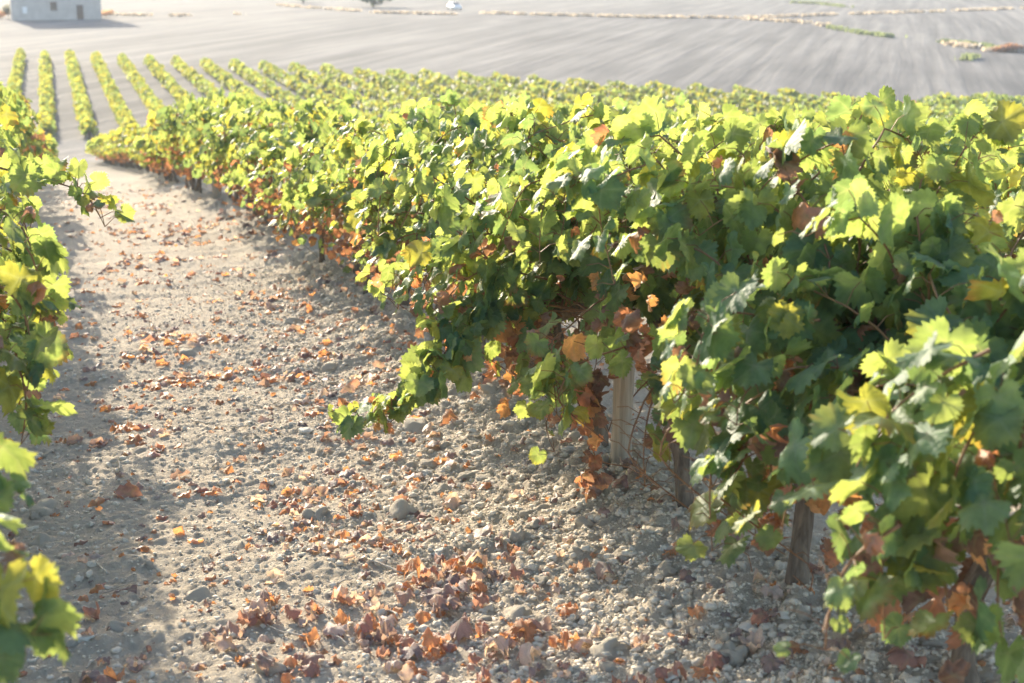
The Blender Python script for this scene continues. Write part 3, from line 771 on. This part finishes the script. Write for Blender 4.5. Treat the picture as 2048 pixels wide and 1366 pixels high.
# ------------------------------------------------------------------ the far field: house, car, trees, verges
def flat(px, py): p = at(px, py); return p
M_WALL = simple('old_render', (.42, .39, .36), (.58, .54, .50), .9, .9, .2)
M_ROOF = simple('clay_tiles', (.30, .15, .09), (.42, .24, .15), 3, .9, .4)
M_DARK = simple('dark_wood', (.06, .045, .04), (.11, .08, .06), 4, .8, .1)
M_PAINT = simple('white_paint', (.78, .79, .80), (.82, .82, .82), 2, .3, 0, spec=.5)
M_GLASS = simple('car_glass', (.03, .04, .05), (.05, .06, .07), 2, .08, 0, spec=.8)
M_TYRE = simple('rubber', (.02, .02, .02), (.035, .035, .035), 9, .9, .1)
a, b = flat(24, 42), flat(204, 39)
org = (a+b)/2; wid = np.linalg.norm((b-a)[:2]); rz = math.atan2(b[1]-a[1], b[0]-a[0])
hs = empty('stone_house', (org[0], org[1], float(base_z(org[0], org[1]))-.15), rz)
tag(hs, 'old pale farmhouse with dark openings on the far field', 'house')
mb = MB(); hw = wid/2; HH = 7.2
mb.box(-hw, hw, 0, 8, 0, HH); o = mb.build('wall', M_WALL, hs, False)
mb = MB(); mb.add([(-hw-.3, -.4, HH), (hw+.3, -.4, HH), (hw+.3, 8.4, HH), (-hw-.3, 8.4, HH), (-hw-.3, 4, HH+1.9), (hw+.3, 4, HH+1.9)], T=[(0, 4, 3), (1, 2, 5)], Q=[(0, 1, 5, 4), (3, 4, 5, 2), (0, 3, 2, 1)])
mb.build('roof', M_ROOF, hs, False)
def opening(name, x, z, w, h):
    f = MB(); f.box(x-w/2, x+w/2, -.05, .02, z, z+h); p = f.build(name, M_DARK, hs, False)
    t = MB()
    for (x0, x1, z0, z1) in ((x-w/2-.12, x-w/2, z-.1, z+h+.12), (x+w/2, x+w/2+.12, z-.1, z+h+.12), (x-w/2, x+w/2, z+h, z+h+.12), (x-w/2, x+w/2, z-.1, z)):
        t.box(x0, x1, -.09, .02, z0, z1)
    t.build('frame', M_WALL, p, False)
opening('window', -.4*1, 1.6, 1.0, 1.3); opening('door', hw*.52, .1, 1.0, 2.3); opening('window', -hw*.6, 4.6, .9, 1.2); opening('window', hw*.5, 4.6, .9, 1.2)
mb = MB(); mb.box(-hw*.75, -hw*.7+.35, -.10, -.03, 1.2, 2.2); mb.build('plaque', M_PAINT, hs, False)
# car
p = flat(909, 20.5); cr = empty('white_car', (p[0], p[1], float(base_z(p[0], p[1]))), -YAW+.35)
tag(cr, 'small white car parked on the track across the far field', 'car')
import bmesh
def loft(name, secs, mat, parent):
    """secs: (y, half width, z0, z1) stations along the car"""
    mb = MB(); V = []; Qd = []
    for (y_, w_, z0, z1) in secs: V += [(-w_, y_, z0), (w_, y_, z0), (w_*.97, y_, z1*.8+z0*.2), (w_*.82, y_, z1), (-w_*.82, y_, z1), (-w_*.97, y_, z1*.8+z0*.2)]
    for i in range(len(secs)-1):
        for k in range(6): Qd.append((i*6+k, i*6+(k+1) % 6, (i+1)*6+(k+1) % 6, (i+1)*6+k))
    n = len(V); Tt = [(0, 5, 1), (1, 5, 4), (1, 4, 2), (2, 4, 3)]; e = (len(secs)-1)*6
    Tt += [(e+a_, e+c_, e+b_) for a_, b_, c_ in Tt[:4]]
    mb.add(V, Tt, Qd); return mb.build(name, mat, parent, False)
loft('body', [(-2.0, .72, .35, .72), (-1.9, .84, .25, .85), (-.9, .86, .25, .95), (1.3, .86, .25, .98), (1.95, .84, .25, .95), (2.05, .72, .35, .85)], M_PAINT, cr)
loft('cabin', [(-1.0, .78, .93, 1.0), (-.35, .72, .93, 1.42), (1.0, .72, .93, 1.45), (1.75, .76, .93, 1.02)], M_PAINT, cr)
loft('windscreen', [(-.99, .66, .99, 1.02), (-.40, .60, .99, 1.41)], M_GLASS, cr)
for sx in (-1, 1):
    for y_ in (-1.3, 1.3):
        w = MB(); w.tube([(sx*.70, y_, .31), (sx*.88, y_, .31)], [.31, .31], 16); w.build('wheel', M_TYRE, cr)
# trees and bushes of the far field
def bush(name, px, py, w, h, cols, lab, cat, seed, trunk=True, n=700, dry=False, group=None):
    r_ = np.random.default_rng(seed); p = flat(px, py); z = float(base_z(p[0], p[1]))
    root = empty(name, (p[0], p[1], z)); tag(root, lab, cat, group)
    Lf = []
    cc = [(r_.normal(0, .3)*w, r_.normal(0, .3)*w, h*r_.uniform(.3, .8), r_.uniform(.25, .45)) for _ in range(9)]
    for k in range(n):
        c = cc[r_.integers(9)]; d = r_.normal(0, 1, 3); d /= np.linalg.norm(d); rr_ = c[3]*r_.uniform(.6, 1)
        q_ = np.array([c[0]+d[0]*rr_*w, c[1]+d[1]*rr_*w, max(.03*h, c[2]+d[2]*rr_*h*.6)])
        Lf.append((q_, d+[0, 0, -.5], d+r_.normal(0, .5, 3), max(.1, w*.075)*r_.uniform(.7, 1.3), np.array(cols)*r_.uniform(.6, 1.3), np.array(cols), 0))
    obj('crown', leaves_mesh('crown', Lf, (DRY if dry else GREEN)[2], M_DRY if dry else M_LEAF, r_), root)
    mb = MB()
    mb.tube([(0, 0, -.2), (.03*w, 0, h*.25), (0, .03*w, h*.55)], [.06*w, .05*w, .02*w], 7, .1, r_)
    for k in range(5):
        e = np.array(cc[k][:3]); mb.tube([(0, 0, h*.2), e*.5+[0, 0, h*.1], e], [.03*w, .02*w, .008*w], 5)
    mb.build('trunk', M_BARK, root)
bush('dark_tree', 746, 15, 4.6, 5.0, (.05, .07, .025), 'round dark tree at the top edge beside the field track', 'tree', 901, n=1600)
bush('dark_tree', 606, 7, 3.6, 4.2, (.05, .07, .025), 'smaller dark tree at the top edge, farther along the track', 'tree', 902, n=1200)
bush('dry_bush', 4, 38, 1.6, 1.5, (.42, .20, .07), 'orange dry bush before the corner of the farmhouse at the edge', 'bush', 903, dry=True)
bush('small_tree', 17, 38, 1.2, 2.6, (.16, .15, .05), 'thin olive green tree standing beside the farmhouse', 'tree', 904)
bush('dry_bush', 212, 34, 1.8, 1.2, (.46, .28, .13), 'pale orange dry bush at the door end of the farmhouse', 'bush', 905, dry=True)
bush('dry_bush', 1822, 222, 1.7, .75, (.34, .15, .07), 'low brown dry bush at the bottom of the field behind the vines', 'bush', 906, dry=True)
bush('dry_bush', 2020, 104, 3.0, 1.0, (.26, .13, .07), 'brown bramble where the two field margins meet', 'bush', 907, dry=True)
def tuft_mesh(lines, wid, dens, h, cols, seed):
    r_ = np.random.default_rng(seed); Lf = []
    for pts in lines:
        W_ = [at(*q_) for q_ in pts]
        for a_, b_ in zip(W_[:-1], W_[1:]):
            L = np.linalg.norm(b_-a_)
            for _ in range(int(L*dens)):
                t = r_.random(); x = a_[0]+(b_[0]-a_[0])*t + r_.normal(0, wid); y = a_[1]+(b_[1]-a_[1])*t + r_.normal(0, wid)
                if vnoise(np.array([x*.25]), np.array([y*.25]), seed)[0] < .3: continue
                s = h*r_.uniform(.5, 1.3)
                Lf.append((np.array([x, y, float(base_z(x, y))+s*.9]), np.array([r_.normal(0, .4), r_.normal(0, .4), -1.0]), r_.normal(0, 1, 3)*[1, 1, .3], s, np.array(cols)*r_.uniform(.7, 1.3), np.array(cols), 0))
    return leaves_mesh('grass', Lf, GREEN[2], M_DRY, r_)
tag(obj('dry_grass', tuft_mesh([[(190, 30), (330, 34), (480, 30)], [(560, 12), (660, 20), (760, 27), (910, 31)], [(962, 28), (1150, 33), (1300, 37), (1480, 38), (1620, 33), (1800, 27), (2060, 18)], [(1490, 40), (1600, 46), (1660, 55)], [(1900, 90), (1990, 104), (2070, 106)]], .5, 16, .32, (.29, .235, .165), 31)), 'strips of pale dry grass along the field margins', 'dry grass', kind='stuff')
tag(obj('green_grass', tuft_mesh([[(1655, 56), (1720, 68), (1800, 78)], [(1880, 86), (1960, 94), (2000, 102)], [(1570, 6), (1640, 9), (1700, 16)], [(1925, 122), (1945, 116)]], .4, 18, .32, (.13, .15, .06), 32)), 'strips of green weeds along the field margins', 'weeds', kind='stuff')

# ------------------------------------------------------------------ dusty air
mh, nt, out = new_mat('dusty_air')
pv = nt.nodes.new('ShaderNodeVolumePrincipled'); pv.inputs['Density'].default_value = HAZE; pv.inputs['Color'].default_value = (.86, .92, 1.0, 1); pv.inputs['Anisotropy'].default_value = 0.0
nt.links.new(pv.outputs[0], out.inputs['Volume'])
mb = MB(); mb.box(-520, 920, -60, 1620, -11.5, 26); hz = mb.build('haze', mh, None, False)
tag(hz, 'thin dusty haze hanging in the low sunlight', 'haze', kind='stuff')
